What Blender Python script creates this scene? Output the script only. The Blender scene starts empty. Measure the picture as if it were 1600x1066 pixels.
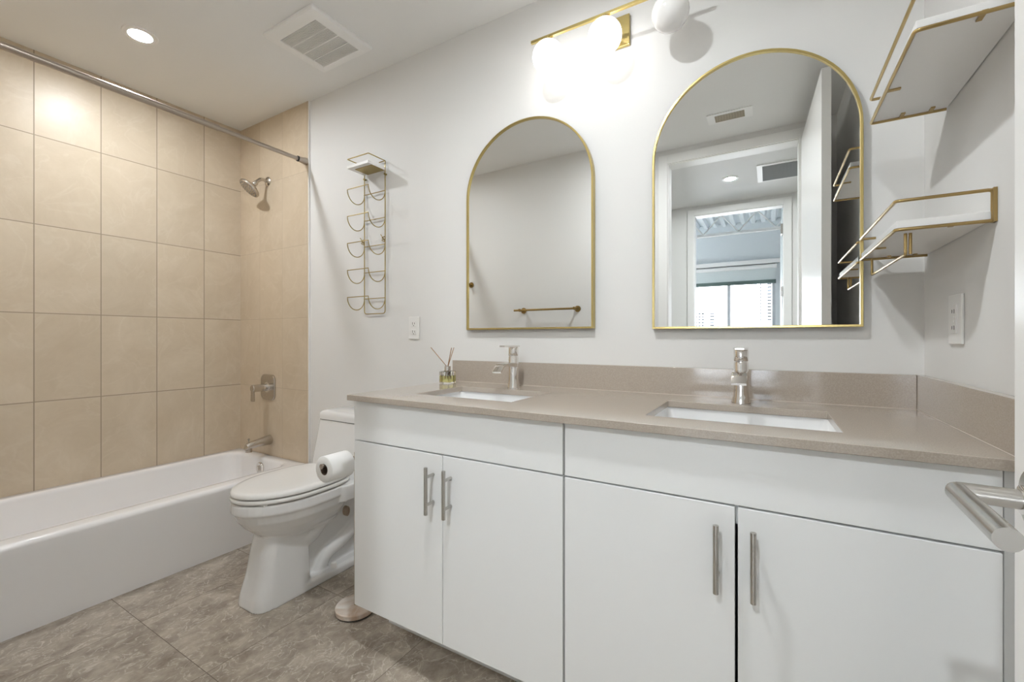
import bpy, bmesh, math, random
from mathutils import Vector, Matrix
random.seed(7)
C = bpy.context.scene
COL = C.collection
PI = math.pi

# ------------------------------------------------------------------ camera, world, exposure
CAM_Z = 1.107
cam = bpy.data.objects.new('camera', bpy.data.cameras.new('camera'))
COL.objects.link(cam)
cam.location = (0, -1.646, CAM_Z)
cam.rotation_euler = (PI / 2, 0, 0.5329)
cam.data.sensor_width = 36
cam.data.lens = 679.38 / 1600 * 36
cam.data.shift_y = -(533 - 529.08) / 1600
cam.data.clip_start = 0.02; cam.data.clip_end = 3000
C.camera = cam
C.view_settings.view_transform = 'Standard'
C.view_settings.look = 'None'
C.view_settings.exposure = 0.88
C.view_settings.gamma = 1
C.view_settings.use_curve_mapping = False
C.cycles.max_bounces = 14
C.cycles.diffuse_bounces = 8
C.cycles.glossy_bounces = 6
C.cycles.transmission_bounces = 8
C.cycles.caustics_reflective = False
C.cycles.caustics_refractive = False
C.cycles.sample_clamp_indirect = 4

SKY = 12.0          # brightness of the hazy sky
P_GLOBE = 3.0     # emission of a lit globe
P_TUB = 385.0       # recessed light over the tub
P_FILL = 540.0     # unseen recessed light added as fill in front of the vanity
P_HALL = 900.0     # recessed light in the hall

w = bpy.data.worlds.new('sky'); C.world = w; w.use_nodes = True
nt = w.node_tree; nt.nodes.clear()
bg = nt.nodes.new('ShaderNodeBackground'); out = nt.nodes.new('ShaderNodeOutputWorld')
tc = nt.nodes.new('ShaderNodeTexCoord'); sp = nt.nodes.new('ShaderNodeSeparateXYZ')
rp = nt.nodes.new('ShaderNodeValToRGB')
rp.color_ramp.elements[0].position = 0.0; rp.color_ramp.elements[0].color = (0.93, 0.96, 1, 1)
rp.color_ramp.elements[1].position = 0.8; rp.color_ramp.elements[1].color = (0.55, 0.75, 1, 1)
nt.links.new(tc.outputs['Generated'], sp.inputs[0]); nt.links.new(sp.outputs['Z'], rp.inputs[0])
nt.links.new(rp.outputs[0], bg.inputs['Color']); bg.inputs['Strength'].default_value = SKY
nt.links.new(bg.outputs[0], out.inputs[0])

# ------------------------------------------------------------------ materials
def mat(name, col, rough=.5, metal=0, spec=.5, noise=0, nscale=8, bump=0, bscale=200, coat=0, trans=0, ior=1.45):
    m = bpy.data.materials.new(name); m.use_nodes = True
    n = m.node_tree; b = n.nodes['Principled BSDF']
    b.inputs['Base Color'].default_value = (*col, 1)
    b.inputs['Roughness'].default_value = rough
    b.inputs['Metallic'].default_value = metal
    b.inputs['Specular IOR Level'].default_value = spec
    b.inputs['Coat Weight'].default_value = coat
    b.inputs['Coat Roughness'].default_value = .05
    b.inputs['Transmission Weight'].default_value = trans
    b.inputs['IOR'].default_value = ior
    t = n.nodes.new('ShaderNodeTexCoord')
    if noise:
        z = n.nodes.new('ShaderNodeTexNoise'); z.inputs['Scale'].default_value = nscale; z.inputs['Detail'].default_value = 6
        mx = n.nodes.new('ShaderNodeMix'); mx.data_type = 'RGBA'
        mx.inputs[6].default_value = (*[c * (1 - noise) for c in col], 1)
        mx.inputs[7].default_value = (*[min(1, c * (1 + noise)) for c in col], 1)
        n.links.new(t.outputs['Object'], z.inputs['Vector']); n.links.new(z.outputs[0], mx.inputs[0])
        n.links.new(mx.outputs[2], b.inputs['Base Color'])
    if bump:
        z = n.nodes.new('ShaderNodeTexNoise'); z.inputs['Scale'].default_value = bscale
        bp = n.nodes.new('ShaderNodeBump'); bp.inputs['Strength'].default_value = bump; bp.inputs['Distance'].default_value = .001
        n.links.new(t.outputs['Object'], z.inputs['Vector']); n.links.new(z.outputs[0], bp.inputs['Height'])
        n.links.new(bp.outputs[0], b.inputs['Normal'])
    return m

def emit(name, col, s):
    m = bpy.data.materials.new(name); m.use_nodes = True
    b = m.node_tree.nodes['Principled BSDF']
    b.inputs['Base Color'].default_value = (*col, 1)
    b.inputs['Emission Color'].default_value = (*col, 1); b.inputs['Emission Strength'].default_value = s
    return m

def tile_mat(name, ua, va, u0, v0, tw, th, gw, grout, c1, c2, vein, rough, nsc, vsc, vstr, tvar=.06, stretch=(1, 1, 1), dist=.6):
    """tiles with thin joints; ua / va are the object axes the tiles run along"""
    m = bpy.data.materials.new(name); m.use_nodes = True
    n = m.node_tree; b = n.nodes['Principled BSDF']; L = n.links.new
    N = n.nodes.new
    t = N('ShaderNodeTexCoord'); s = N('ShaderNodeSeparateXYZ'); L(t.outputs['Object'], s.inputs[0])
    def M(op, a, bb=None, c=None):
        q = N('ShaderNodeMath'); q.operation = op
        for i, x in enumerate((a, bb, c)):
            if x is None: continue
            if isinstance(x, (int, float)): q.inputs[i].default_value = x
            else: L(x, q.inputs[i])
        return q.outputs[0]
    u = M('DIVIDE', M('SUBTRACT', s.outputs[ua], u0), tw); v = M('DIVIDE', M('SUBTRACT', s.outputs[va], v0), th)
    def edge(x, size):
        f = M('FRACT', x); d = M('MULTIPLY', M('MINIMUM', f, M('SUBTRACT', 1, f)), size)
        return M('LESS_THAN', d, gw / 2)
    g = M('MAXIMUM', edge(u, tw), edge(v, th))
    cid = N('ShaderNodeCombineXYZ'); L(M('FLOOR', u), cid.inputs[0]); L(M('FLOOR', v), cid.inputs[1])
    wn = N('ShaderNodeTexWhiteNoise'); wn.noise_dimensions = '3D'; L(cid.outputs[0], wn.inputs['Vector'])
    off = N('ShaderNodeVectorMath'); off.operation = 'MULTIPLY_ADD'
    L(wn.outputs['Color'], off.inputs[0]); off.inputs[1].default_value = (9, 9, 9); L(t.outputs['Object'], off.inputs[2])
    st = N('ShaderNodeVectorMath'); st.operation = 'MULTIPLY'; L(off.outputs[0], st.inputs[0]); st.inputs[1].default_value = stretch; off = st
    n1 = N('ShaderNodeTexNoise'); n1.inputs['Scale'].default_value = nsc; n1.inputs['Detail'].default_value = 12; n1.inputs['Roughness'].default_value = .72
    n1.inputs['Distortion'].default_value = dist
    L(off.outputs[0], n1.inputs['Vector'])
    r1 = N('ShaderNodeValToRGB'); r1.color_ramp.elements[0].position = .32; r1.color_ramp.elements[1].position = .68
    r1.color_ramp.elements[0].color = (*c1, 1); r1.color_ramp.elements[1].color = (*c2, 1); L(n1.outputs[0], r1.inputs[0])
    n2 = N('ShaderNodeTexNoise'); n2.inputs['Scale'].default_value = vsc; n2.inputs['Detail'].default_value = 5; n2.inputs['Distortion'].default_value = 1.2
    L(off.outputs[0], n2.inputs['Vector'])
    vm = M('SUBTRACT', 1, M('MINIMUM', M('MULTIPLY', M('ABSOLUTE', M('SUBTRACT', n2.outputs[0], .5)), 45), 1))
    n3 = N('ShaderNodeTexNoise'); n3.inputs['Scale'].default_value = vsc * 2.3; n3.inputs['Detail'].default_value = 4; L(off.outputs[0], n3.inputs['Vector'])
    vm = M('MULTIPLY', M('MULTIPLY', vm, M('SMOOTHSTEP' if False else 'MULTIPLY', n3.outputs[0], 1.6)), vstr)
    mv = N('ShaderNodeMix'); mv.data_type = 'RGBA'; L(vm, mv.inputs[0]); L(r1.outputs[0], mv.inputs[6]); mv.inputs[7].default_value = (*vein, 1)
    hs = N('ShaderNodeHueSaturation'); L(mv.outputs[2], hs.inputs['Color'])
    L(M('MULTIPLY_ADD', wn.outputs['Value'], tvar, 1 - tvar / 2), hs.inputs['Value'])
    mg = N('ShaderNodeMix'); mg.data_type = 'RGBA'; L(g, mg.inputs[0]); L(hs.outputs[0], mg.inputs[6]); mg.inputs[7].default_value = (*grout, 1)
    L(mg.outputs[2], b.inputs['Base Color'])
    L(M('MULTIPLY_ADD', g, .4, rough), b.inputs['Roughness']); b.inputs['Specular IOR Level'].default_value = .35
    bp = N('ShaderNodeBump'); bp.inputs['Strength'].default_value = .25; bp.inputs['Distance'].default_value = .0015
    L(M('SUBTRACT', M('MULTIPLY', n1.outputs[0], .25), g), bp.inputs['Height']); L(bp.outputs[0], b.inputs['Normal'])
    return m

WALL = mat('wall_paint', (.745, .738, .722), .55, noise=.01, nscale=3, bump=.04, bscale=300)
CEIL = mat('ceiling_paint', (.80, .80, .79), .8, noise=.01, nscale=3)
WHITE = mat('white_trim_paint', (.84, .835, .82), .35)
DOORP = mat('white_door_paint', (.83, .82, .80), .28)
CAB = mat('white_cabinet_laminate', (.875, .885, .89), .22, bump=.01, bscale=60)
CABIN = mat('cabinet_inside', (.45, .45, .45), .6)
BRASS = mat('brushed_brass', (.56, .44, .18), .28, 1, noise=.05, nscale=60)
ABRASS = mat('antique_brass', (.30, .20, .07), .35, 1, noise=.08, nscale=60)
NICKEL = mat('brushed_nickel', (.55, .51, .46), .26, 1, noise=.04, nscale=80)
ROD = mat('bronze_nickel', (.44, .385, .33), .30, 1, noise=.04, nscale=80)
CHROME = mat('polished_chrome', (.78, .75, .72), .07, 1)
STEEL = mat('satin_steel', (.52, .50, .47), .24, 1)
CERAM = mat('white_vitreous_china', (.82, .82, .82), .12, coat=.4)
ACRYL = mat('white_tub_enamel', (.84, .83, .83), .16, coat=.3)
PLAST = mat('white_plastic', (.80, .79, .77), .35)
PLASTW = mat('glossy_white_seat_plastic', (.82, .81, .79), .14)
DARK = mat('dark_slot', (.02, .02, .02), .6)
BLACK = mat('black_rubber', (.015, .015, .015), .5)
def quartz():
    m = mat('taupe_quartz', (.42, .37, .315), .10, coat=.2)
    n = m.node_tree; b = n.nodes['Principled BSDF']
    t = n.nodes.new('ShaderNodeTexCoord'); z = n.nodes.new('ShaderNodeTexNoise'); z.inputs['Scale'].default_value = 420; z.inputs['Detail'].default_value = 2
    r = n.nodes.new('ShaderNodeValToRGB'); r.color_ramp.elements[0].position = .35; r.color_ramp.elements[1].position = .7
    r.color_ramp.elements[0].color = (.40, .345, .29, 1); r.color_ramp.elements[1].color = (.475, .415, .355, 1)
    n.links.new(t.outputs['Object'], z.inputs['Vector']); n.links.new(z.outputs[0], r.inputs[0]); n.links.new(r.outputs[0], b.inputs['Base Color'])
    return m
QUARTZ = quartz()
MIRROR = mat('mirror_silver', (.90, .91, .90), .0, 1)
PAPER = mat('soft_toilet_paper', (.88, .88, .87), .9, bump=.2, bscale=400)
CARD = mat('brown_cardboard', (.16, .11, .08), .8)
GLASS = mat('clear_bottle_glass', (1, 1, 1), .02, trans=1, ior=1.45)
OIL = mat('pale_green_oil', (.74, .70, .30), .02, trans=1, ior=1.40)
REED = mat('brown_reed', (.33, .19, .10), .7, noise=.2, nscale=90)
SHELFW = mat('white_shelf_board', (.83, .82, .80), .3)
def marble():
    m = mat('cream_marble', (.85, .80, .74), .2)
    n = m.node_tree; b = n.nodes['Principled BSDF']
    t = n.nodes.new('ShaderNodeTexCoord'); z = n.nodes.new('ShaderNodeTexNoise'); z.inputs['Scale'].default_value = 9; z.inputs['Detail'].default_value = 6; z.inputs['Distortion'].default_value = 1.5
    r = n.nodes.new('ShaderNodeValToRGB'); r.color_ramp.elements[0].position = .38; r.color_ramp.elements[1].position = .72
    r.color_ramp.elements[0].color = (.60, .45, .34, 1); r.color_ramp.elements[1].color = (.84, .80, .75, 1)
    n.links.new(t.outputs['Object'], z.inputs['Vector']); n.links.new(z.outputs[0], r.inputs[0]); n.links.new(r.outputs[0], b.inputs['Base Color'])
    return m
MARBLE = marble()
TILE_L = tile_mat('beige_wall_tile_side', 1, 2, -.2341, .3466, .2524, .44395, .0045, (.33, .27, .20), (.555, .462, .343), (.64, .548, .425), (.71, .64, .53), .35, 3.6, 3.4, .22)
TILE_B = tile_mat('beige_wall_tile_end', 0, 2, -2.658, .3466, .2524, .44395, .0016, (.42, .34, .25), (.55, .45, .325), (.635, .535, .41), (.71, .63, .51), .36, 3.6, 3.4, .2)
FLOORM = tile_mat('taupe_stone_floor_tile', 0, 1, -1.602, -.92, .508, .508, .0022, (.16, .13, .105), (.215, .175, .14), (.50, .44, .365), (.66, .61, .54), .32, 11, 15, .75, .14, (1.15, .85, 1), .15)
HALLF = mat('pale_hall_floor', (.50, .47, .43), .4, noise=.1, nscale=5)
GRILLE = mat('grey_filter_mesh', (.30, .31, .31), .8)
BRONZE = mat('bronze_register', (.30, .25, .17), .45)

# ------------------------------------------------------------------ mesh helpers
def link(name, bm, m, parent=None, smooth=True, bevel=0, seg=2, angle=35):
    me = bpy.data.meshes.new(name)
    bmesh.ops.recalc_face_normals(bm, faces=bm.faces[:])
    bm.to_mesh(me); bm.free()
    o = bpy.data.objects.new(name, me); COL.objects.link(o)
    ms = m if isinstance(m, (list, tuple)) else [m]
    for x in ms: me.materials.append(x)
    if smooth:
        me.shade_smooth()
        try: me.set_sharp_from_angle(angle=math.radians(angle))
        except Exception: pass
    if bevel:
        b = o.modifiers.new('bevel', 'BEVEL'); b.width = bevel; b.segments = seg; b.limit_method = 'ANGLE'; b.angle_limit = math.radians(40)
        b.harden_normals = True
    if parent:
        o.parent = parent
        o.matrix_parent_inverse = parent.matrix_basis.inverted()
    return o

def B(): return bmesh.new()

def box(bm, x0, x1, y0, y1, z0, z1, mi=0):
    vs = [bm.verts.new((x, y, z)) for x in (x0, x1) for y in (y0, y1) for z in (z0, z1)]
    for f in ((0, 1, 3, 2), (4, 6, 7, 5), (0, 4, 5, 1), (2, 3, 7, 6), (0, 2, 6, 4), (1, 5, 7, 3)):
        bm.faces.new([vs[i] for i in f]).material_index = mi
    return vs

def loft(bm, rings, cap0=True, cap1=True, closed=False, mi=0):
    R = [[bm.verts.new(p) for p in r] for r in rings]
    n = len(R[0]); k = len(R)
    for i in range(k if closed else k - 1):
        a, b = R[i], R[(i + 1) % k]
        for j in range(n):
            bm.faces.new((a[j], a[(j + 1) % n], b[(j + 1) % n], b[j])).material_index = mi
    if not closed:
        if cap0: bm.faces.new(R[0][::-1]).material_index = mi
        if cap1: bm.faces.new(R[-1]).material_index = mi
    return R

def fillet(pts, r, closed=False, n=5):
    pts = [Vector(p) for p in pts]; out = []
    N = len(pts)
    for i in range(N):
        if not closed and i in (0, N - 1): out.append(pts[i]); continue
        p, a, b = pts[i], pts[i - 1], pts[(i + 1) % N]
        u = (a - p); v = (b - p)
        rr = min(r, u.length * .45, v.length * .45)
        u.normalize(); v.normalize()
        if u.dot(v) < -.999 or rr < 1e-5: out.append(p); continue
        s, e = p + u * rr, p + v * rr
        for k in range(n + 1):
            t = k / n
            out.append(s * (1 - t) ** 2 + p * 2 * t * (1 - t) + e * t * t)
    return out

def tube(bm, pts, r, n=8, closed=False, rf=None, mi=0):
    pts = [Vector(p) for p in pts]; N = len(pts)
    T = []
    for i in range(N):
        if closed: t = pts[(i + 1) % N] - pts[i - 1]
        else: t = pts[min(i + 1, N - 1)] - pts[max(i - 1, 0)]
        T.append(t.normalized())
    up = Vector((0, 0, 1)) if abs(T[0].z) < .9 else Vector((1, 0, 0))
    nrm = (up - T[0] * up.dot(T[0])).normalized()
    rings = []
    for i in range(N):
        nrm = (nrm - T[i] * nrm.dot(T[i])).normalized()
        bn = T[i].cross(nrm)
        rr = rf(i / (N - 1)) if rf else r
        rings.append([pts[i] + (nrm * math.cos(a) + bn * math.sin(a)) * rr for a in [2 * PI * k / n for k in range(n)]])
    loft(bm, rings, closed=closed, mi=mi)

def lathe(bm, prof, c=(0, 0, 0), axis='z', n=32, mi=0, capped=True):
    """prof: list of (radius, height along axis)"""
    rings = []
    for r, h in prof:
        r = max(r, 1e-5)
        ring = []
        for k in range(n):
            a = 2 * PI * k / n; p, q = r * math.cos(a), r * math.sin(a)
            v = {'z': (p, q, h), 'y': (p, h, q), 'x': (h, p, q)}[axis]
            ring.append((v[0] + c[0], v[1] + c[1], v[2] + c[2]))
        rings.append(ring)
    loft(bm, rings, cap0=capped, cap1=capped, mi=mi)

def sphere(bm, c, r, seg=40):
    ret = bmesh.ops.create_uvsphere(bm, u_segments=seg, v_segments=seg // 2, radius=r)
    bmesh.ops.translate(bm, verts=ret['verts'], vec=Vector(c))

def rrect(x0, x1, y0, y1, z, r, n=6):
    """rounded rectangle loop at height z"""
    r = min(r, (x1 - x0) / 2 - 1e-4, (y1 - y0) / 2 - 1e-4)
    P = []
    for cx, cy, a0 in ((x1 - r, y1 - r, 0), (x0 + r, y1 - r, PI / 2), (x0 + r, y0 + r, PI), (x1 - r, y0 + r, 1.5 * PI)):
        for k in range(n + 1):
            a = a0 + PI / 2 * k / n
            P.append((cx + r * math.cos(a), cy + r * math.sin(a), z))
    return P

def egg(xc, hw, yf, ym, yb, z, p=2.0, pb=2.0, n=48):
    P = []
    for k in range(n):
        a = 2 * PI * k / n; c, s = math.cos(a), math.sin(a)
        L_ = (ym - yf) if s < 0 else (yb - ym); q = p if s < 0 else pb
        sg = lambda v, e: math.copysign(abs(v) ** (2 / e), v)
        P.append((xc + hw * sg(c, q), ym + L_ * sg(s, q), z))
    return P

def thing(name, label, cat, loc=(0, 0, 0), group=None):
    o = bpy.data.objects.new(name, None); COL.objects.link(o); o.location = loc
    o.empty_display_size = .05
    o['label'] = label; o['category'] = cat
    if group: o['group'] = group
    return o

def tag(o, label, cat, group=None):
    o['label'] = label; o['category'] = cat
    if group: o['group'] = group
    return o

def struct(name, boxes, m, smooth=False, bevel=0):
    bm = B()
    for b in boxes: box(bm, *b)
    o = link(name, bm, m, smooth=smooth, bevel=bevel); o['kind'] = 'structure'
    return o

# ------------------------------------------------------------------ room shell
XL, XR, ZC = -3.147, .3784, 2.543
TX = -2.393                    # edge of the tiled alcove
YF, YD = -1.53, -1.85          # wall facing the mirrors: behind the towel bar / around the door
struct('floor', [(-3.3, .5, -1.97, .12, -.08, 0)], FLOORM)
struct('floor_hall', [(-4.0, 2.6, -7.1, -1.97, -.08, 0)], HALLF)
struct('ceiling', [(-3.3, .5, -1.97, .12, ZC, ZC + .1)], CEIL)
struct('wall_back', [(-3.3, .5, 0, .12, 0, ZC)], WALL)
struct('wall_left', [(-3.3, XL - .01, -1.65, 0, 0, ZC)], WALL)
struct('wall_right', [(XR, .5, -1.85, 0, 0, ZC)], WALL)
struct('wall_front', [(-3.3, -.85, -1.65, YF, 0, ZC), (-.97, -.85, -1.97, -1.65, 0, ZC),
                      (-.85, -.667, -1.97, YD, 0, ZC), (.184, .5, -1.97, YD, 0, ZC), (-.667, .184, -1.97, YD, 2.44, ZC)], WALL)
struct('wall_left_tiles', [(XL - .01, XL, YF, 0, .33, ZC)], TILE_L)
struct('wall_back_tiles', [(XL, TX, -.009, 0, .33, ZC)], TILE_B)
struct('wall_front_tiles', [(XL, TX, YF, YF + .009, .33, ZC)], TILE_B)
struct('trim_1', [(TX, TX + .006, -.0105, 0, .355, ZC)], WHITE)
# the bathroom doorway: jambs and flat casing
struct('trim_2', [(-.727, -.661, YD, YD + .014, 0, 2.50), (-.661, .178, YD, YD + .014, 2.434, 2.50), (.178, .244, YD, YD + .014, 0, 2.50),
                  (-.667, -.655, -1.97, YD, 0, 2.44), (.172, .184, -1.97, YD, 0, 2.44), (-.655, .172, -1.97, YD, 2.428, 2.44)], WHITE, bevel=.002)

# ---- hall and far room, seen in the right-hand mirror
struct('ceiling_hall', [(-2.6, 1.6, -3.48, -1.97, ZC, ZC + .1)], WALL)
struct('wall_hall_left', [(-2.72, -2.6, -3.6, -1.9, 0, ZC)], WALL)
struct('wall_hall_right', [(1.6, 1.72, -3.6, -1.9, 0, ZC)], WALL)
struct('wall_hall_near', [(-2.6, -.97, -1.97, -1.9, 0, ZC), (.5, 1.6, -1.97, -1.9, 0, ZC)], WALL)
struct('wall_hall_far', [(-2.6, -.704, -3.6, -3.48, 0, ZC), (.138, 1.6, -3.6, -3.48, 0, ZC), (-.704, .138, -3.6, -3.48, 2.445, ZC)], WALL)
struct('trim_3', [(-.764, -.698, -3.48, -3.466, 0, 2.505), (-.698, .132, -3.48, -3.466, 2.439, 2.505), (.132, .198, -3.48, -3.466, 0, 2.505),
                  (-.704, -.692, -3.6, -3.48, 0, 2.445), (.126, .138, -3.6, -3.48, 0, 2.445), (-.692, .126, -3.6, -3.48, 2.433, 2.445)], WHITE, bevel=.002)
FRM = mat('grey_window_frame', (.45, .48, .50), .4)
struct('wall_bedroom_left', [(-3.1, -3.0, -7.0, -6.6, 0, 3.5), (-3.1, -3.0, -5.4, -3.6, 0, 3.5), (-3.1, -3.0, -6.6, -5.4, 0, .8), (-3.1, -3.0, -6.6, -5.4, 2.4, 3.5)], WALL)
struct('added_window', [(-3.08, -3.02, -6.6, -6.55, .8, 2.4), (-3.08, -3.02, -5.45, -5.4, .8, 2.4), (-3.08, -3.02, -6.6, -5.4, .8, .85), (-3.08, -3.02, -6.6, -5.4, 2.35, 2.4)], FRM)  # unseen side window, added to let more daylight into the bedroom
struct('wall_bedroom_right', [(.62, .72, -7.0, -3.6, 0, 3.5)], WALL)
struct('wall_bedroom_near', [(-3.0, .62, -3.62, -3.6, ZC, 3.5), (-3.0, -.704, -3.62, -3.6, 0, ZC), (.138, .62, -3.62, -3.6, 0, ZC), (-.704, .138, -3.62, -3.6, 2.445, ZC)], WALL)
WALLC = mat('cool_grey_wall_paint', (.62, .66, .68), .6)
struct('wall_bedroom_window', [(-3.0, -2.3, -7.12, -7.0, 0, 3.5), (.1, .62, -7.12, -7.0, 0, 3.5), (-2.3, .1, -7.12, -7.0, 2.40, 3.5), (-2.3, .1, -7.12, -7.0, 0, .35)], WALLC)
struct('trim_4', [(-3.0, .62, -7.0, -6.93, 2.39, 2.455)], WHITE)
# corrugated metal deck ceiling
bm = B()
prof = []
x = -3.1
while x < .75:
    for dx, z in ((0, 3.10), (.05, 3.10), (.075, 3.15), (.125, 3.15)): prof.append((x + dx, z))
    x += .15
a = [bm.verts.new((px, -7.1, pz)) for px, pz in prof]; b = [bm.verts.new((px, -3.6, pz)) for px, pz in prof]
c = [bm.verts.new((px, -7.1, 3.22)) for px, pz in prof]; d = [bm.verts.new((px, -3.6, 3.22)) for px, pz in prof]
for i in range(len(prof) - 1):
    bm.faces.new((a[i], a[i + 1], b[i + 1], b[i])); bm.faces.new((c[i], c[i + 1], d[i + 1], d[i]))
o = link('ceiling_bedroom', bm, mat('white_metal_deck', (.78, .82, .84), .45), smooth=False); o['kind'] = 'structure'

def joist(y, label):
    t = thing('ceiling_joist', label, 'joist', (0, y, 2.755), 'white open joists under the metal deck')
    bm = B(); box(bm, -3.0, .62, y - .03, y + .03, 3.055, 3.095); link('top_chord', bm, WHITE, t)
    bm = B(); box(bm, -3.0, .62, y - .03, y + .03, 2.735, 2.775); link('bottom_chord', bm, WHITE, t)
    bm = B(); k = 0; x = -2.9
    while x < .3:
        tube(bm, [(x, y, 2.775), (x + .25, y, 3.06)], .011); tube(bm, [(x + .25, y, 3.06), (x + .5, y, 2.775)], .011); x += .5
    link('web_rod', bm, WHITE, t)
joist(-6.0, 'white open web steel joist nearer the window')
joist(-4.6, 'white open web steel joist nearer the bedroom door')

# window of the far room
wn = B()
for q in ((-2.3, -2.25, .35, 2.40), (.05, .1, .35, 2.40), (-.635, -.585, .35, 2.40)): box(wn, q[0], q[1], -7.10, -7.04, q[2], q[3])
for q in ((.35, .40), (2.35, 2.40)): box(wn, -2.3, .1, -7.10, -7.04, *q)
o = link('window_1', wn, FRM, smooth=False, bevel=.003); o['kind'] = 'structure'
bm = B(); box(bm, -2.25, .05, -7.072, -7.066, .40, 2.35)
g = link('pane', bm, mat('window_glass', (1, 1, 1), 0, trans=1, ior=1.01), o, smooth=False)
sh = thing('roller_shade', 'dark green hem roller shade drawn down over the bedroom window top', 'window shade', (-1.1, -6.98, 2.35))
bm = B(); lathe(bm, [(.035, -2.32), (.035, .12)], (0, -6.955, 2.335), 'x', 20); link('roller', bm, WHITE, sh)
bm = B(); box(bm, -2.3, .11, -6.99, -6.985, 2.10, 2.34); link('shade_cloth', bm, mat('pale_shade_cloth', (.55, .60, .60), .8), sh)
bm = B(); box(bm, -2.3, .11, -6.995, -6.975, 2.045, 2.11); link('hem', bm, mat('dark_green_cloth', (.09, .13, .12), .7), sh)
# buildings outside
def building(x0, x1, y0, y1, z1, label, cols, floors, zf, fh, wcol):
    t = thing('apartment_building', label, 'building', ((x0 + x1) / 2, (y0 + y1) / 2, -40))
    bm = B(); box(bm, x0, x1, y0, y1, -40, z1); link('facade', bm, mat('pale_concrete', wcol, .8), t, smooth=False)
    for r in range(floors):
        z = z1 - zf - r * fh
        for k in cols:
            bm = B(); box(bm, x0 + k[0], x0 + k[1], y1 - .1, y1 + .05, z - fh * .45, z); link('window', bm, DARKW, t, smooth=False)
DARKW = mat('dark_window_glass', (.012, .013, .015), .6, spec=.1)
building(-110, -43, -560, -480, 30, 'low white apartment building with rows of dark windows outside the bedroom', [(38, 43), (44.5, 47), (48, 50), (51, 53.5), (59, 63)], 7, 3, 3.0, (.80, .80, .79))
building(-13, 14, -560, -480, 64, 'tall pale tower with columns of dark windows outside the bedroom', [(2, 3), (6, 7), (12, 15.5)], 14, 4, 3.1, (.72, .76, .80))

# bedroom door leaf, opened into the bedroom
d2 = struct('door_2', [(.120, .160, -4.45, -3.625, .01, 2.425)], mat('cool_white_door_paint', (.72, .77, .80), .35), bevel=.002)
for z in (.25, .95, 1.581, 2.207):
    bm = B(); box(bm, .105, .124, -3.60, -3.512, z - .05, z + .05); tube(bm, [(.117, -3.606, z - .052), (.117, -3.606, z + .052)], .007)
    link('hinge', bm, STEEL, d2, bevel=.001)

# ------------------------------------------------------------------ bathroom door with its lever
hinge = Vector((.186, -1.836, 0)); free = Vector((.222, -.985, 0))
dv = (free - hinge).normalized(); nv = Vector((dv.y, -dv.x, 0))       # nv points to +x side
bm = B()
ps = [hinge, free, free + nv * .04, hinge + nv * .04]
loft(bm, [[(p.x, p.y, .012) for p in ps], [(p.x, p.y, 2.425) for p in ps]])
door = link('door_1', bm, DOORP, smooth=False, bevel=.002); door['kind'] = 'structure'
lv = free - dv * .065                      # lever axis on the door face
zl = .955
def on(face_out, along, z): return lv - nv * face_out + dv * along + Vector((0, 0, z))
bm = B()
rings = []
for r, h in ((.030, 0), (.030, .006), (.028, .008), (.001, .008)):
    rings.append([on(h, r * math.cos(a), zl + r * math.sin(a)) for a in [2 * PI * k / 32 for k in range(32)]])
loft(bm, rings)
rose = link('door_handle', bm, STEEL, door, bevel=0)
bm = B()
tube(bm, fillet([on(.006, 0, zl), on(.058, 0, zl), on(.058, -.126, zl)], .004, n=3), .0092, 20)
link('lever', bm, STEEL, rose)
bm = B()
rings = [[on(h, r * math.cos(a), zl + r * math.sin(a)) for a in [2 * PI * k / 24 for k in range(24)]] for r, h in ((.0135, .008), (.0135, .014), (.0095, .015))]
loft(bm, rings); link('collar', bm, CHROME, rose)
for z in (.2, .95, 1.7, 2.3):
    bm = B(); tube(bm, [(.186, -1.846, z - .05), (.186, -1.846, z + .05)], .007, 10); link('hinge', bm, STEEL, door)

# ------------------------------------------------------------------ bathtub
tub = thing('bathtub', 'white alcove bathtub with plain front apron against the beige tiles', 'bathtub', (-2.77, -.765, 0))
x0, x1, y0, y1 = XL + .001, -2.395, YF + .011, -.011
R = []
R.append(rrect(x0, x1 - .012, y0, y1, 0, .004)); R.append(rrect(x0, x1 - .004, y0, y1, .30, .004))
for k in range(6):
    a = PI / 2 * k / 5; s = .022 * (1 - math.cos(a)); R.append(rrect(x0 + s * .2, x1 - s, y0 + s * .2, y1 - s * .2, .328 + .022 * math.sin(a), .006))
ix0, ix1, iy0, iy1 = x0 + .055, x1 - .095, y0 + .09, y1 - .06
R.append(rrect(ix0 - .012, ix1 + .03, iy0 - .02, iy1 + .02, .350, .09))
for k in range(1, 6):
    a = PI / 2 * k / 5; s = .018 * math.sin(a); R.append(rrect(ix0 + s - .012, ix1 + .012 - s, iy0 - .012 + s, iy1 + .012 - s, .350 - .020 * (1 - math.cos(a)), .09))
R.append(rrect(ix0 + .03, ix1 - .03, iy0 + .07, iy1 - .02, .20, .10))
R.append(rrect(ix0 + .05, ix1 - .05, iy0 + .14, iy1 - .04, .10, .11))
R.append(rrect(ix0 + .09, ix1 - .09, iy0 + .20, iy1 - .08, .065, .10))
R.append(rrect(ix0 + .16, ix1 - .16, iy0 + .30, iy1 - .16, .058, .06))
bm = B(); loft(bm, R)
link('tub_shell', bm, ACRYL, tub, angle=60)
bm = B(); lathe(bm, [(.038, 0), (.038, -.006), (.034, -.012), (.012, -.014), (.01, -.013)], (-2.775, -.079, .285), 'y', 32)
ovf = link('overflow_plate', bm, CHROME, tub)
bm = B(); box(bm, -2.780, -2.770, -.102, -.090, .272, .302); link('overflow_lever', bm, CHROME, ovf, bevel=.002)
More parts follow.
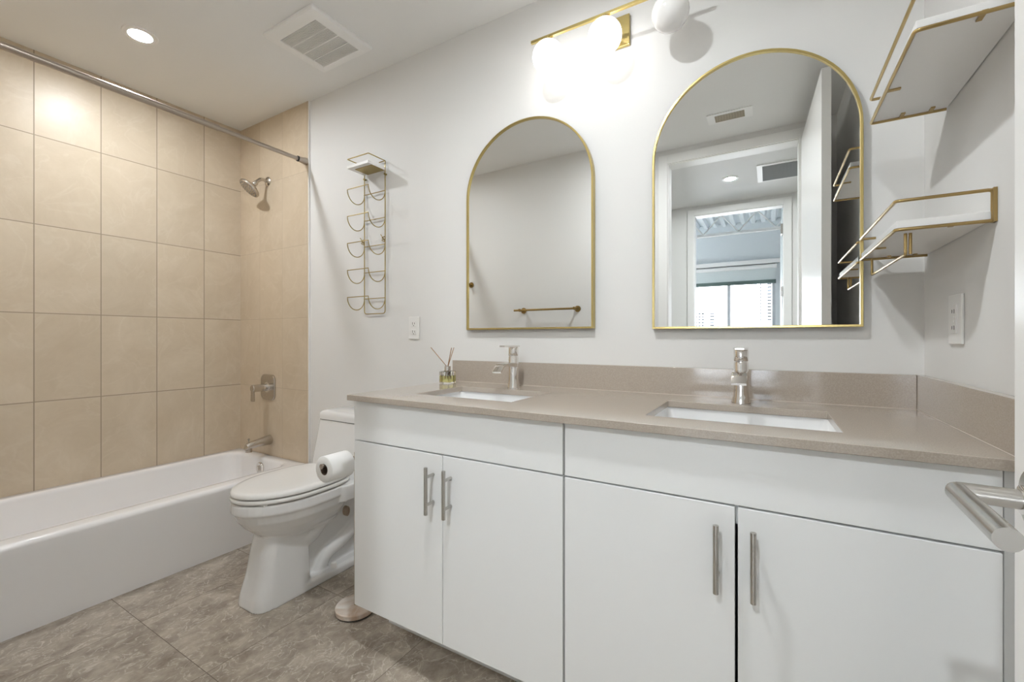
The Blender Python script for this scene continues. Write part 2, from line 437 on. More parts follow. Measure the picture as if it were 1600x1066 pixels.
bm = B(); lathe(bm, [(.03, .0585), (.03, .062), (.02, .063)], (-2.775, -.36, 0), 'z', 24); link('drain', bm, CHROME, tub)

# tub spout
sp_ = thing('tub_spout', 'brushed nickel tub spout with diverter knob above the tub end', 'spout', (-2.79, -.009, .45))
bm = B()
rings = []
for y, zc, rx, rz in ((-.009, .450, .030, .030), (-.014, .450, .031, .031), (-.06, .447, .026, .027), (-.12, .440, .022, .023), (-.145, .436, .022, .023), (-.162, .430, .020, .020), (-.168, .422, .012, .012)):
    rings.append([(-2.79 + rx * math.cos(a), y, zc + rz * math.sin(a)) for a in [2 * PI * k / 28 for k in range(28)]])
loft(bm, rings); lathe(bm, [(.018, .435), (.0185, .398), (.015, .397)], (-2.79, -.145, 0), 'z', 24)
link('spout_body', bm, NICKEL, sp_)
bm = B(); lathe(bm, [(.003, .455), (.003, .472), (.006, .474), (.006, .481), (.003, .483)], (-2.79, -.145, 0), 'z', 14); link('diverter_knob', bm, NICKEL, sp_)

# tub valve
va = thing('tub_valve', 'rounded square nickel shower valve plate with lever handle', 'valve', (-2.808, -.009, .79))
bm = B()
rr = [(p[0], p[1]) for p in rrect(-.078, .078, -.082, .082, 0, .035, 8)]
def plate(s, y): return [(-2.808 + p[0] * s, y, .79 + p[1] * s) for p in rr]
loft(bm, [plate(1, -.009), plate(1, -.015), plate(.95, -.019), plate(.3, -.021)]); link('escutcheon', bm, NICKEL, va)
bm = B(); lathe(bm, [(.034, -.018), (.034, -.022), (.024, -.024), (.022, -.05), (.020, -.052)], (-2.808, 0, .79), 'y', 28); link('valve_collar', bm, CHROME, va)
bm = B()
lathe(bm, [(.0235, -.05), (.0235, -.115), (.020, -.118)], (-2.808, 0, .79), 'y', 28)
hv = []
for z, h in ((.795, .012), (.770, .013), (.72, .016), (.708, .014)): hv.append([(-2.808 + h * sx * 1.0, -.111 + sy * .006, z) for sx, sy in ((1, 1), (-1, 1), (-1, -1), (1, -1))])
loft(bm, hv); link('lever_handle', bm, NICKEL, va, bevel=.002)

# shower head
sd = thing('shower_head', 'round brushed nickel shower head on bent arm high on tiles', 'shower head', (-2.815, -.009, 2.13))
bm = B(); lathe(bm, [(.030, -.009), (.030, -.012), (.024, -.018), (.012, -.022)], (-2.815, 0, 2.132), 'y', 28); link('arm_flange', bm, NICKEL, sd)
bm = B(); tube(bm, fillet([(-2.815, -.012, 2.132), (-2.815, -.056, 2.136), (-2.815, -.096, 2.094)], .05, n=8), .0105, 16); link('shower_arm', bm, NICKEL, sd)
hc = Vector((-2.812, -.088, 2.100)); ax = Vector((-.22, -.62, -.75)).normalized()
e1 = ax.cross(Vector((1, 0, 0))).normalized(); e2 = ax.cross(e1)
bm = B(); rings = []
for r, h in ((.001, -.004), (.014, -.003), (.016, .012), (.014, .02), (.030, .03), (.060, .045), (.066, .052), (.066, .062), (.062, .066), (.001, .067)):
    rings.append([hc + ax * h + (e1 * math.cos(a) + e2 * math.sin(a)) * r for a in [2 * PI * k / 36 for k in range(36)]])
loft(bm, rings); link('spray_head', bm, NICKEL, sd)
bm = B()
for rr_, nn in ((.018, 8), (.036, 14), (.053, 20)):
    for k in range(nn):
        a = 2 * PI * k / nn; p = hc + (e1 * math.cos(a) + e2 * math.sin(a)) * rr_
        tube(bm, [p + ax * .064, p + ax * .0695], .0022, 6)
link('nozzle_ring', bm, mat('grey_nozzle', (.25, .24, .22), .5), sd)

# curtain rod
rd = thing('curtain_rod', 'bronze nickel shower curtain tension rod spanning the tub alcove', 'curtain rod', (-2.412, -.011, 2.178))
RX, RZ = -2.412, 2.178
bm = B(); tube(bm, [(RX, YF + .04, RZ), (RX, -.50, RZ)], .0145, 20); link('outer_rod', bm, ROD, rd)
bm = B(); tube(bm, [(RX, -.50, RZ), (RX, -.06, RZ)], .0115, 20); link('inner_rod', bm, ROD, rd)
for sy, ya, yb in ((1, -.0095, -.062), (-1, YF + .0095, YF + .062)):
    bm = B(); lathe(bm, [(.021, ya), (.021, ya - sy * .004), (.017, ya - sy * .035), (.0155, yb)], (RX, 0, RZ), 'y', 24); link('end_cap', bm, ROD, rd)
bm = B(); lathe(bm, [(.0165, -.062), (.0165, -.068)], (RX, 0, RZ), 'y', 24); link('rubber_ring', bm, BLACK, rd)

# ------------------------------------------------------------------ toilet
TC = -1.835
to = thing('toilet', 'white elongated toilet with closed lid between tub and vanity', 'toilet', (TC, -.4, 0))
bm = B()
S = [(.4395, .176, -.711, 2.0), (.4385, .179, -.715, 2.0), (.400, .180, -.716, 2.0), (.392, .174, -.708, 2.0), (.360, .165, -.695, 2.0), (.325, .147, -.668, 2.0), (.295, .122, -.635, 2.1), (.275, .10, -.61, 2.3), (.255, .085, -.60, 2.5)]
loft(bm, [egg(TC, hw, yf, -.46, -.20 - (0.4395 - z) * .3, z, p, 2.6) for z, hw, yf, p in S])
loft(bm, [egg(TC, hw, yf, ym, yb, z, 4.2, 6) for z, hw, yf, ym, yb in
          ((.31, .070, -.600, -.50, -.42), (.27, .080, -.617, -.50, -.42), (.20, .084, -.630, -.52, -.43), (.12, .089, -.645, -.52, -.43), (.04, .096, -.668, -.53, -.43), (.0, .098, -.675, -.53, -.43))])
# rear deck below the tank, its web, the trapway bulge and the base plinth
loft(bm, [rrect(TC - .17, TC + .17, -.36, -.03, .36, .05), rrect(TC - .178, TC + .178, -.36, -.026, .40, .05), rrect(TC - .18, TC + .18, -.36, -.026, .436, .05)])
loft(bm, [rrect(TC - .042, TC + .042, -.50, -.05, z, .03) for z in (.0, .39)])
loft(bm, [rrect(TC - .10, TC + .10, -.50, -.035, 0, .04), rrect(TC - .10, TC + .10, -.50, -.035, .032, .04), rrect(TC - .088, TC + .088, -.50, -.045, .042, .04)])
for sx in (-1, 1):
    tube(bm, fillet([(TC + sx * .03, -.52, .27), (TC + sx * .05, -.44, .20), (TC + sx * .05, -.33, .30), (TC + sx * .045, -.24, .36)], .06, n=8), .038, 20)
    tube(bm, fillet([(TC + sx * .04, -.37, .03), (TC + sx * .042, -.34, .10), (TC + sx * .042, -.24, .13), (TC + sx * .042, -.10, .22), (TC + sx * .04, -.08, .37)], .08, n=8), .034, 20)
bowl = link('bowl', bm, CERAM, to)
rm = bowl.modifiers.new('remesh', 'REMESH'); rm.mode = 'VOXEL'; rm.voxel_size = .0042; rm.use_smooth_shade = True
sm = bowl.modifiers.new('smooth', 'SMOOTH'); sm.factor = .5; sm.iterations = 3
bm = B(); rings = [[(TC + .052 + dx_, -.222 + r_ * .6 * math.cos(a),   .262 + r_ * math.sin(a)) for a in [2 * PI * k / 24 for k in range(24)]] for r_, dx_ in ((.024, -.03), (.024, .009), (.018, .010), (.018, .004))]
loft(bm, rings); link('side_hole_disc', bm, mat('tan_hole_disc', (.42, .33, .25), .5), to)  # tan disc standing in for the oval opening in the toilet side
# tank
def tring(z, hw, yf, yb, bow): 
    P = []
    for x_, y_, _ in rrect(TC - hw, TC + hw, yf, yb, z, .035, 8):
        f = 1 - ((x_ - TC) / hw) ** 2
        P.append((x_, y_ - bow * f * max(0, (yb - y_) / (yb - yf)), z))
    return P
bm = B()
loft(bm, [tring(.405, .200, -.26, -.022, .012), tring(.44, .205, -.250, -.022, .014), tring(.52, .204, -.235, -.022, .016), tring(.62, .200, -.215, -.022, .018), tring(.688, .197, -.203, -.022, .020)])
link('tank', bm, CERAM, to, bevel=0)
bm = B()
loft(bm, [tring(.6905, .190, -.197, -.024, .02), tring(.6925, .199, -.206, -.016, .022), tring(.712, .199, -.206, -.016, .022), tring(.724, .196, -.203, -.018, .022), tring(.731, .188, -.195, -.024, .021), tring(.7345, .172, -.180, -.034, .020)])
link('tank_lid', bm, CERAM, to, angle=50)
bm = B()
def seatr(z, s): return egg(TC, .181 - s, -.717 + s, -.48, -.235 - s, z, 2.0, 3.2, 64)
loft(bm, [seatr(.4457, .016), seatr(.4457, .003), seatr(.449, .0), seatr(.457, .0), seatr(.461, .003), seatr(.461, .016)], closed=True)
link('seat', bm, PLASTW, to, angle=60)
bm = B()
loft(bm, [seatr(.4785, .018), seatr(.4672, .014), seatr(.4672, .003), seatr(.471, .001), seatr(.479, .003), seatr(.485, .009), seatr(.4875, .03), seatr(.489, .08), seatr(.4895, .13)])
link('lid', bm, PLASTW, to, angle=60)
for bx, by in ((.10, -.655), (-.10, -.655)):
    bm = B(); box(bm, TC + bx - .014, TC + bx + .014, by - .008, by + .008, .4385, .4465); box(bm, TC + bx - .022, TC + bx + .008, by - .004, by + .010, .4605, .4680); link('bumper', bm, PLASTW, to)
for sx in (-.075, .075):
    bm = B(); lathe(bm, [(.014, -.03), (.014, .03)], (TC + sx, -.228, .455), 'x', 16); link('seat_hinge', bm, PLASTW, to)
for sx in (-1, 1):
    bm = B(); lathe(bm, [(.0145, .036), (.0145, .05), (.011, .060), (.004, .064)], (TC + sx * .084, -.318, 0), 'z', 20); link('bolt_cap', bm, PLAST, to)

# ------------------------------------------------------------------ toilet paper stand and roll
SX, SY = -1.447, -.445
st = thing('toilet_paper_stand', 'freestanding toilet paper stand with round cream marble base by the vanity', 'paper stand', (SX, SY, 0))
bm = B(); lathe(bm, [(.074, 0), (.076, .002), (.076, .005)], (SX, SY, 0), 'z', 48); link('rubber_pad', bm, BLACK, st)
bm = B(); lathe(bm, [(.077, .005), (.079, .008), (.079, .022), (.076, .0255)], (SX, SY, 0), 'z', 48); link('base', bm, MARBLE, st, angle=25)
bm = B(); tube(bm, [(SX, SY, .025), (SX, SY, .645)], .006, 14); link('post', bm, ABRASS, st)
bm = B(); tube(bm, [(SX, SY, .625), (SX, -.60, .625)], .006, 14); lathe(bm, [(.010, -.604), (.010, -.600)], (SX, 0, .625), 'y', 16); link('arm', bm, ROD, st)
ro = thing('toilet_paper_roll', 'white toilet paper roll hanging on the stand arm over the toilet', 'toilet paper', (SX, -.54, .625))
bm = B()
zc = .611
loft(bm, [[(SX + r * math.cos(a), y, zc + r * math.sin(a)) for a in [2 * PI * k / 48 for k in range(48)]] for r, y in
          ((.0215, -.592), (.048, -.592), (.050, -.590), (.050, -.490), (.048, -.488), (.0215, -.488))], closed=True)
link('paper', bm, PAPER, ro, angle=50)
bm = B()
loft(bm, [[(SX + r * math.cos(a), y, zc + r * math.sin(a)) for a in [2 * PI * k / 32 for k in range(32)]] for r, y in
          ((.0200, -.5915), (.0212, -.5915), (.0212, -.4885), (.0200, -.4885))], closed=True)
link('cardboard_core', bm, CARD, ro)

# ------------------------------------------------------------------ vanity cabinets
FY = -.5919; ZG0, ZG1 = .7425, .7465; ZB, ZT = .157, .8865
def handle(x, z0, z1, par):
    bm = B(); tube(bm, [(x, FY - .036, z0), (x, FY - .036, z1)], .006, 16)
    for z in (z0 + .030, z1 - .030): tube(bm, [(x, FY, z), (x, FY - .036, z)], .0048, 12)
    link('handle', bm, STEEL, par, bevel=.0006)
def cabinet(xa, xb, label, gap):
    t = thing('vanity_cabinet', label, 'cabinet', ((xa + xb) / 2, -.3, 0))
    bm = B(); T = .016; yb = FY + .019
    box(bm, xa + .001, xa + T, yb + .001, -.004, ZB, ZT); box(bm, xb - T, xb - .001, yb + .001, -.004, ZB, ZT)
    box(bm, xa + T, xb - T, yb + .001, -.004, ZB, ZB + T); box(bm, xa + T, xb - T, -.012, -.004, ZB + T, ZT)
    box(bm, xa + T, xb - T, yb + .001, yb + .02, .70, ZT - .03)
    link('carcass', bm, CAB, t, smooth=False)
    bm = B(); box(bm, xa + .0015, xb - .0015, FY, FY + .019, ZG1 + .0005, ZT - .003); link('false_drawer_front', bm, CAB, t, bevel=.0012)
    xm = (xa + xb) / 2
    for s, (a, b, hx) in enumerate(((xa + .0015, xm - gap / 2, xm - .037), (xm + gap / 2, xb - .0015, xm + .033))):
        bm = B(); box(bm, a, b, FY, FY + .019, ZB - .002, ZG0); d = link('door', bm, CAB, t, bevel=.0012)
        handle(hx, .563, .709, d)
    bm = B(); box(bm, xa + .004, xb, -.43, -.415, 0, ZB); link('toe_kick', bm, CAB, t, smooth=False)
    box_ = None
    return t
cabinet(-1.2788, -.4655, 'white double door vanity cabinet nearer the toilet', .003)
cabinet(-.4625, .343, 'white double door vanity cabinet nearer the right wall', .006)
bm = B(); box(bm, .3465, .3775, FY + .012, FY + .03, 0, ZT)
o = link('filler_strip', bm, CAB, bevel=.001); tag(o, 'narrow white filler strip between vanity cabinet and right wall', 'filler strip')

# countertop with two sink openings
CY, CZ0, CZ1 = -.6133, .8875, .9074
S1 = (-1.100, -.697, -.470, -.190); S2 = (-.277, .137, -.494, -.190)
bm = B()
xs = sorted({-1.2912, S1[0], S1[1], S2[0], S2[1], XR - .001}); ys = sorted({CY, -.494, -.470, -.190, -.001})
def inhole(x, y): return any(s[0] < x < s[1] and s[2] < y < s[3] for s in (S1, S2))
V = {}
def vv(i, j, k):
    if (i, j, k) not in V: V[(i, j, k)] = bm.verts.new((xs[i], ys[j], (CZ0, CZ1)[k]))
    return V[(i, j, k)]
solid = lambda i, j: 0 <= i < len(xs) - 1 and 0 <= j < len(ys) - 1 and not inhole((xs[i] + xs[i + 1]) / 2, (ys[j] + ys[j + 1]) / 2)
for i in range(len(xs) - 1):
    for j in range(len(ys) - 1):
        if not solid(i, j): continue
        for k in (0, 1): bm.faces.new((vv(i, j, k), vv(i + 1, j, k), vv(i + 1, j + 1, k), vv(i, j + 1, k)))
        for di, dj, a, b in ((-1, 0, (i, j), (i, j + 1)), (1, 0, (i + 1, j), (i + 1, j + 1)), (0, -1, (i, j), (i + 1, j)), (0, 1, (i, j + 1), (i + 1, j + 1))):
            if not solid(i + di, j + dj): bm.faces.new((vv(*a, 0), vv(*b, 0), vv(*b, 1), vv(*a, 1)))
bmesh.ops.dissolve_limit(bm, angle_limit=.01, verts=bm.verts[:], edges=bm.edges[:])
ct = thing('countertop', 'taupe speckled quartz vanity countertop with low backsplash', 'countertop', (-.45, -.3, CZ0))
link('counter_slab', bm, QUARTZ, ct, smooth=False, bevel=.0015)
bm = B(); box(bm, -1.284, XR - .021, -.0223, -.001, CZ1, 1.0045); link('back_splash', bm, QUARTZ, ct, smooth=False, bevel=.001)
bm = B(); box(bm, XR - .0205, XR - .001, CY + .001, -.001, CZ1, 1.0045); link('side_splash', bm, QUARTZ, ct, smooth=False, bevel=.001)
bm = B(); tube(bm, [(-1.284, -.0223, CZ1 + .0005), (XR - .02, -.0223, CZ1 + .0005)], .0010, 6); tube(bm, [(XR - .0205, CY + .002, CZ1 + .0005), (XR - .0205, -.0223, CZ1 + .0005)], .0010, 6)
tube(bm, [(XR - .0205, CY + .001, 1.0055), (XR - .004, CY + .001, 1.0055)], .0012, 6)
link('caulk_bead', bm, mat('clear_caulk', (.55, .485, .415), .3), ct)

def basin(s, label):
    t = thing('undermount_sink', label, 'sink', ((s[0] + s[1]) / 2, (s[2] + s[3]) / 2, .74))
    a, b, c, d = s; e = .006
    bm = B()
    loft(bm, [rrect(a - .02, b + .02, c - .018, d + .018, .886, .03), rrect(a - e, b + e, c - e, d + e, .8865, .02), rrect(a - e, b + e, c - e, d + e, .880, .02), rrect(a, b, c, d, .84, .03), rrect(a + .012, b - .012, c + .012, d - .012, .77, .04),
              rrect(a + .03, b - .03, c + .03, d - .03, .752, .04), rrect((a + b) / 2 - .03, (a + b) / 2 + .03, (c + d) / 2 - .03, (c + d) / 2 + .03, .747, .029)], cap0=False)
    o = link('bowl', bm, CERAM, t, angle=60)
    bm = B(); lathe(bm, [(.022, .7475), (.022, .750), (.017, .7515), (.012, .751)], ((a + b) / 2, (c + d) / 2, 0), 'z', 24); link('drain', bm, CHROME, t)
basin(S1, 'white rectangular undermount sink below the left arched mirror')
basin(S2, 'white rectangular undermount sink below the right arched mirror')

def faucet(x, y, label):
    t = thing('faucet', label, 'faucet', (x, y, CZ1), 'chrome single lever faucets')
    bm = B(); lathe(bm, [(.0265, CZ1), (.0265, CZ1 + .003), (.0225, CZ1 + .02), (.0205, CZ1 + .04), (.0205, 1.030), (.0195, 1.032), (.0195, 1.036)], (x, y, 0), 'z', 40); link('faucet_body', bm, CHROME, t)
    # flat open spout: rises, runs forward, curls down
    bm = B(); prof = fillet([(-.010, .998), (.055, 1.010), (.105, 1.012), (.128, .980)], .04, n=7)if False else None
    pts = [Vector((0, a, b)) for a, b in ((.010, .998), (-.05, 1.003), (-.10, 1.004), (-.128, .976))]
    pts = fillet(pts, .045, n=8)
    rings = []
    for i, p in enumerate(pts):
        tng = (pts[min(i + 1, len(pts) - 1)] - pts[max(i - 1, 0)]).normalized(); nn = Vector((0, -tng.z, tng.y))
        hw = .0205 if p.y > -.02 else .020; th = .0125 if p.y > -.03 else .0125 - .006 * min(1, (-.03 - p.y) / .07)
        sec = [(-hw, -th), (-hw + .002, -th - .0015), (hw - .002, -th - .0015), (hw, -th), (hw, th), (hw - .002, th + .001), (-hw + .002, th + .001), (-hw, th)]
        rings.append([(x + u, y + p.y + nn.y * v_ * .6, p.z + nn.z * v_ * .6) for u, v_ in sec])
    loft(bm, rings); link('spout', bm, CHROME, t, bevel=.0008, angle=30)
    bm = B(); lathe(bm, [(.0195, 1.037), (.0205, 1.039), (.0205, 1.070), (.0195, 1.072)], (x, y, 0), 'z', 40)
    loft(bm, [[(x + sx * (.0195 if yy > -.03 else .012), y + yy, z) for sx, z in ((-1, 1.0725 + dz), (1, 1.0725 + dz), (1, 1.0785 + dz), (-1, 1.0785 + dz))] for yy, dz in ((.020, 0), (-.02, 0), (-.05, .0), (-.088, .001))])
    link('lever', bm, CHROME, t, bevel=.001)
    bm = B(); lathe(bm, [(.003, CZ1), (.003, CZ1 + .012), (.006, CZ1 + .014), (.006, CZ1 + .020), (.003, CZ1 + .021)], (x + .002, y + .036, 0), 'z', 12); link('drain_rod', bm, CHROME, t)
faucet(-.898, -.112, 'chrome single lever faucet below the left mirror, seen side on')
faucet(-.073, -.128, 'chrome single lever faucet below the right mirror, seen from the front')

# ------------------------------------------------------------------ reed diffuser
dx, dy, hb = -1.232, -.122, .027
df = thing('reed_diffuser', 'small square glass reed diffuser with three reeds on counter', 'diffuser', (dx, dy, CZ1))
bm = B()
z0 = CZ1 + .0005
loft(bm, [rrect(dx - hb, dx + hb, dy - hb, dy + hb, z0, .004, 3), rrect(dx - hb, dx + hb, dy - hb, dy + hb, z0 + .052, .004, 3), rrect(dx - .014, dx + .014, dy - .014, dy + .014, z0 + .056, .012, 3), rrect(dx - .012, dx + .012, dy - .012, dy + .012, z0 + .062, .011, 3)])
bt = link('bottle', bm, GLASS, df, angle=30)
bm = B(); q = hb - .004
loft(bm, [rrect(dx - q, dx + q, dy - q, dy + q, z0 + .006, .004, 3), rrect(dx - q, dx + q, dy - q, dy + q, z0 + .034, .004, 3)]); link('scented_oil', bm, OIL, df)
bm = B(); lathe(bm, [(.014, z0 + .0565), (.014, z0 + .076), (.006, z0 + .077)], (dx, dy, 0), 'z', 24); link('silver_collar', bm, CHROME, df)
for tx, ty, tz in ((-1.327, -.125, 1.066), (-1.200, -.135, 1.066), (-1.222, -.09, 1.066)):
    bm = B(); tube(bm, [(dx + (dx - tx) * .12, dy, z0 + .02), (dx, dy, z0 + .07), (tx, ty, tz)], .0018, 8)
    e = link('reed', bm, REED, df)

# ------------------------------------------------------------------ mirrors
def arch(x0, x1, z0, z1, ins, y, n=40):
    r = (x1 - x0) / 2; xc = (x0 + x1) / 2; zs = z1 - r; ri = r - ins
    P = [(xc - ri, y, z0 + ins), (xc + ri, y, z0 + ins)]
    for k in range(n + 1):
        a = PI * k / n; P.append((xc + ri * math.cos(a), y, zs + ri * math.sin(a)))
    return P
def mirror(x0, x1, z0, z1, label):
    t = thing('arched_mirror', label, 'mirror', ((x0 + x1) / 2, -.001, z0), 'arched brass framed mirrors')
    bm = B(); f = .0075
    loft(bm, [arch(x0, x1, z0, z1, 0, -.001), arch(x0, x1, z0, z1, 0, -.026), arch(x0, x1, z0, z1, .001, -.027), arch(x0, x1, z0, z1, f - .001, -.027), arch(x0, x1, z0, z1, f, -.026), arch(x0, x1, z0, z1, f, -.001)], closed=True)
    link('frame', bm, BRASS, t, angle=30)
    bm = B(); loft(bm, [arch(x0, x1, z0, z1, f, -.002), arch(x0, x1, z0, z1, f, -.020)]); link('mirror_glass', bm, MIRROR, t, smooth=False)
mirror(-1.200, -.589, 1.1465, 2.044, 'arched brass mirror above the left sink reflecting the towel bar')
mirror(-.364, .240, 1.1415, 2.044, 'arched brass mirror above the right sink reflecting the open doorway')

# ------------------------------------------------------------------ vanity light
vl = thing('vanity_light', 'three globe brass vanity light bar above the mirrors', 'wall light', (-.51, -.001, 2.27))
LB = -.118; BZ = 2.281
bm = B(); box(bm, -.572, -.450, -.014, -.001, 2.215, 2.332); link('wall_plate', bm, BRASS, vl, bevel=.002)
bm = B(); tube(bm, [(-.51, -.012, BZ), (-.51, LB, BZ)], .007, 14); link('arm', bm, BRASS, vl)
bm = B(); box(bm, -.812, -.208, LB - .0055, LB + .0055, BZ - .0055, BZ + .0055); link('bar', bm, BRASS, vl, bevel=.001)
GL = emit('lit_opal_glass', (1, .98, .95), P_GLOBE)
GU = mat('unlit_opal_glass', (.90, .89, .88), .12)
gub = GU.node_tree.nodes['Principled BSDF']; gub.inputs['Subsurface Weight'].default_value = 1; gub.inputs['Subsurface Radius'].default_value = (1, 1, 1); gub.inputs['Subsurface Scale'].default_value = .06
for i, gx in enumerate((-.738, -.511, -.284)):
    bm = B(); lathe(bm, [(.010, BZ - .005), (.010, BZ - .014), (.020, BZ - .016), (.020, BZ - .024)], (gx, LB, 0), 'z', 20); link('socket', bm, BRASS, vl)
    bm = B(); sphere(bm, (gx, LB, 2.203), .0605); o = link('globe', bm, GU if i == 2 else GL, vl, angle=180)
    o['label'] = 'unlit white glass globe' if i == 2 else 'lit white glass globe'

# ------------------------------------------------------------------ brass rolled towel rack
RBR = mat('olive_brass_wire', (.40, .31, .12), .3, 1)
rk = thing('towel_rack', 'brass wire towel rack with five hoops and small white tray', 'towel rack', (-1.82, -.01, 1.24))
xa, xb, yb_, yf_ = -1.900, -1.742, -.010, -.122; rw = .0026
bm = B()
tube(bm, fillet([(xa, yb_, 2.045), (xa, yb_, 1.240), (xb, yb_, 1.240), (xb, yb_, 2.045)], .018, n=6), rw, 10)
link('back_frame', bm, RBR, rk)
bm = B(); tube(bm, fillet([(xa, yb_, 2.045), (xa, yf_, 2.045), (xb, yf_, 2.045), (xb, yb_, 2.045)], .003, n=2), rw, 10)
tube(bm, [(xa, yb_, 2.045), (xa + .045, yb_, 2.045)], rw, 8); tube(bm, [(xb, yb_, 2.045), (xb - .045, yb_, 2.045)], rw, 8)
link('tray_rail', bm, RBR, rk)
bm = B(); box(bm, xa - .002, xb + .0, yf_ - .002, -.012, 1.996, 2.010); link('tray', bm, SHELFW, rk, bevel=.001)
bm = B(); box(bm, xa + .030, xb - .004, yf_ + .024, -.014, 1.993, 1.9965); link('tray_plate', bm, RBR, rk)
for z in (1.887, 1.746, 1.605, 1.464, 1.322):
    bm = B(); tube(bm, [(xa, yb_ - .003, z), (xb, yb_ - .003, z)], rw * .9, 8)
    P = []
    rad = (yb_ - yf_) / 2; yc = (yb_ + yf_) / 2
    for x_, dr in ((xa, 1), (xb, -1)):
        ar = [(x_, yc + rad * math.cos(a), z - rad * 1.12 * math.sin(a)) for a in [PI * k / 16 for k in range(17)]]
        P += ar if dr == 1 else ar[::-1]
    tube(bm, P, rw * .9, 8)
    link('hoop', bm, RBR, rk)
for x_ in (xa, xb):
    bm = B()
    tube(bm, [(x_ + .008 * math.cos(a) * (1 - .04 * k / 3), yb_ - .012 + .008 * math.sin(a), 1.615 + .03 * k / 24) for k, a in [(k, 2 * PI * k / 10) for k in range(25)]], .0022, 6)
    tube(bm, [(x_ - .018, yb_ - .014, 1.655), (x_ + .004, yb_ - .014, 1.63), (x_ + .010, yb_ - .010, 1.612)], .0024, 6)
    link('wire_hook', bm, RBR, rk)
    bm = B(); lathe(bm, [(.005, -.016), (.005, -.001)], (x_, 0, 1.975), 'y', 10); link('mounting_stud', bm, RBR, rk)

# ------------------------------------------------------------------ wall shelves at the right
def shelf(y0, y1, z, rail, bar, label):
    t = thing('wall_shelf', label, 'shelf', (XR, (y0 + y1) / 2, z), 'white and brass shelves on the right wall')
    x0, x1 = .230, XR - .002
    bm = B(); box(bm, x0 + .002, x1, y0 + .002, y1 - .002, z + .003, z + .019); link('shelf_board', bm, SHELFW, t, bevel=.001)
    bm = B(); r = .0035
    tube(bm, fillet([(x1 - .002, y0, z), (x0, y0, z), (x0, y1, z), (x1 - .002, y1, z)], .008, n=4), r, 10)
    link('support_frame', bm, ABR, t)
    bm = B(); tube(bm, fillet([(x1 - .002, y0, z), (x1 - .002, y0, z + rail), (x0, y0, z + rail), (x0, y1, z + rail), (x0 + .035, y1, z + rail)], .008, n=4), r, 10)
    box(bm, x1 - .004, x1 + .0015, y0 - .007, y0 + .007, z - .003, z + rail + .003)
    link('guard_rail', bm, ABR, t)
    for px, py, ddx, ddy in ((x0 + .06, y1 - .001, 0, -1), (x0 + .002, (y0 + y1) / 2 + .03, 1, 0), (x0 + .09, y0 + .001, 0, 1), (x0 + .115, y1 - .001, 0, -1)):
        bm = B(); box(bm, min(px, px + ddx * .020) - .004, max(px, px + ddx * .020) + .004, min(py, py + ddy * .020) - .004, max(py, py + ddy * .020) + .004, z - .0005, z + .003)
        link('clip', bm, ABR, t)
    if bar:
        ya, yb2 = y0 + .04, y1 - .015; xx = x0 + .024
        bm = B(); tube(bm, fillet([(xx, ya, z - .002), (xx, ya, z - .047), (xx, yb2, z - .047), (xx, yb2, z - .002)], .004, n=3), .003, 8); tube(bm, [(xx + .008, ya, z - .002), (xx + .008, ya, z - .047)], .003, 8)
        link('hanging_bar', bm, ABR, t)
ABR = mat('aged_brass_wire', (.42, .30, .13), .3, 1)
shelf(-.590, -.191, 1.668, .062, False, 'upper white shelf with brass rail on right wall near the ceiling')
shelf(-.450, -.044, 1.335, .060, True, 'lower white shelf with brass rail and hanging bar beside the right mirror')

# ------------------------------------------------------------------ outlets
ot = thing('wall_outlet', 'small white duplex outlet on the back wall above the counter end', 'outlet', (-1.543, -.001, 1.16))
bm = B(); box(bm, -1.578, -1.508, -.006, -.0005, 1.104, 1.217); link('cover_plate', bm, PLAST, ot, bevel=.002)
bm = B()
for z in (1.140, 1.181): box(bm, -1.560, -1.526, -.0075, -.0055, z - .014, z + .014)
link('socket_face', bm, PLAST, ot, bevel=.003)
bm = B()
for z in (1.140, 1.181):
    for x_, h in ((-1.550, .006), (-1.537, .0045)): box(bm, x_ - .0012, x_ + .0012, -.0079, -.0074, z + .002 - h, z + .002 + h)
    lathe(bm, [(.0025, -.0079), (.0025, -.0074)], (-1.5435, 0, z - .009), 'y', 10)
link('slot', bm, DARK, ot)
og = thing('wall_outlet', 'white rectangular safety outlet with test buttons on the right wall', 'outlet', (XR - .001, -.253, 1.152))
bm = B(); box(bm, XR - .006, XR - .0005, -.294, -.212, 1.094, 1.209); link('cover_plate', bm, PLAST, og, bevel=.002)
bm = B(); box(bm, XR - .0085, XR - .0055, -.270, -.236, 1.118, 1.185); link('socket_face', bm, PLAST, og, bevel=.001)
bm = B()
for z in (1.132, 1.170):
    for y_, h in ((-.260, .005), (-.247, .004)): box(bm, XR - .0089, XR - .0084, y_ - .0012, y_ + .0012, z - h, z + h)
link('slot', bm, DARK, og)
bm = B()
for z in (1.1475, 1.1555): box(bm, XR - .0098, XR - .0084, -.260, -.246, z - .003, z + .003)
link('test_button', bm, PLAST, og)

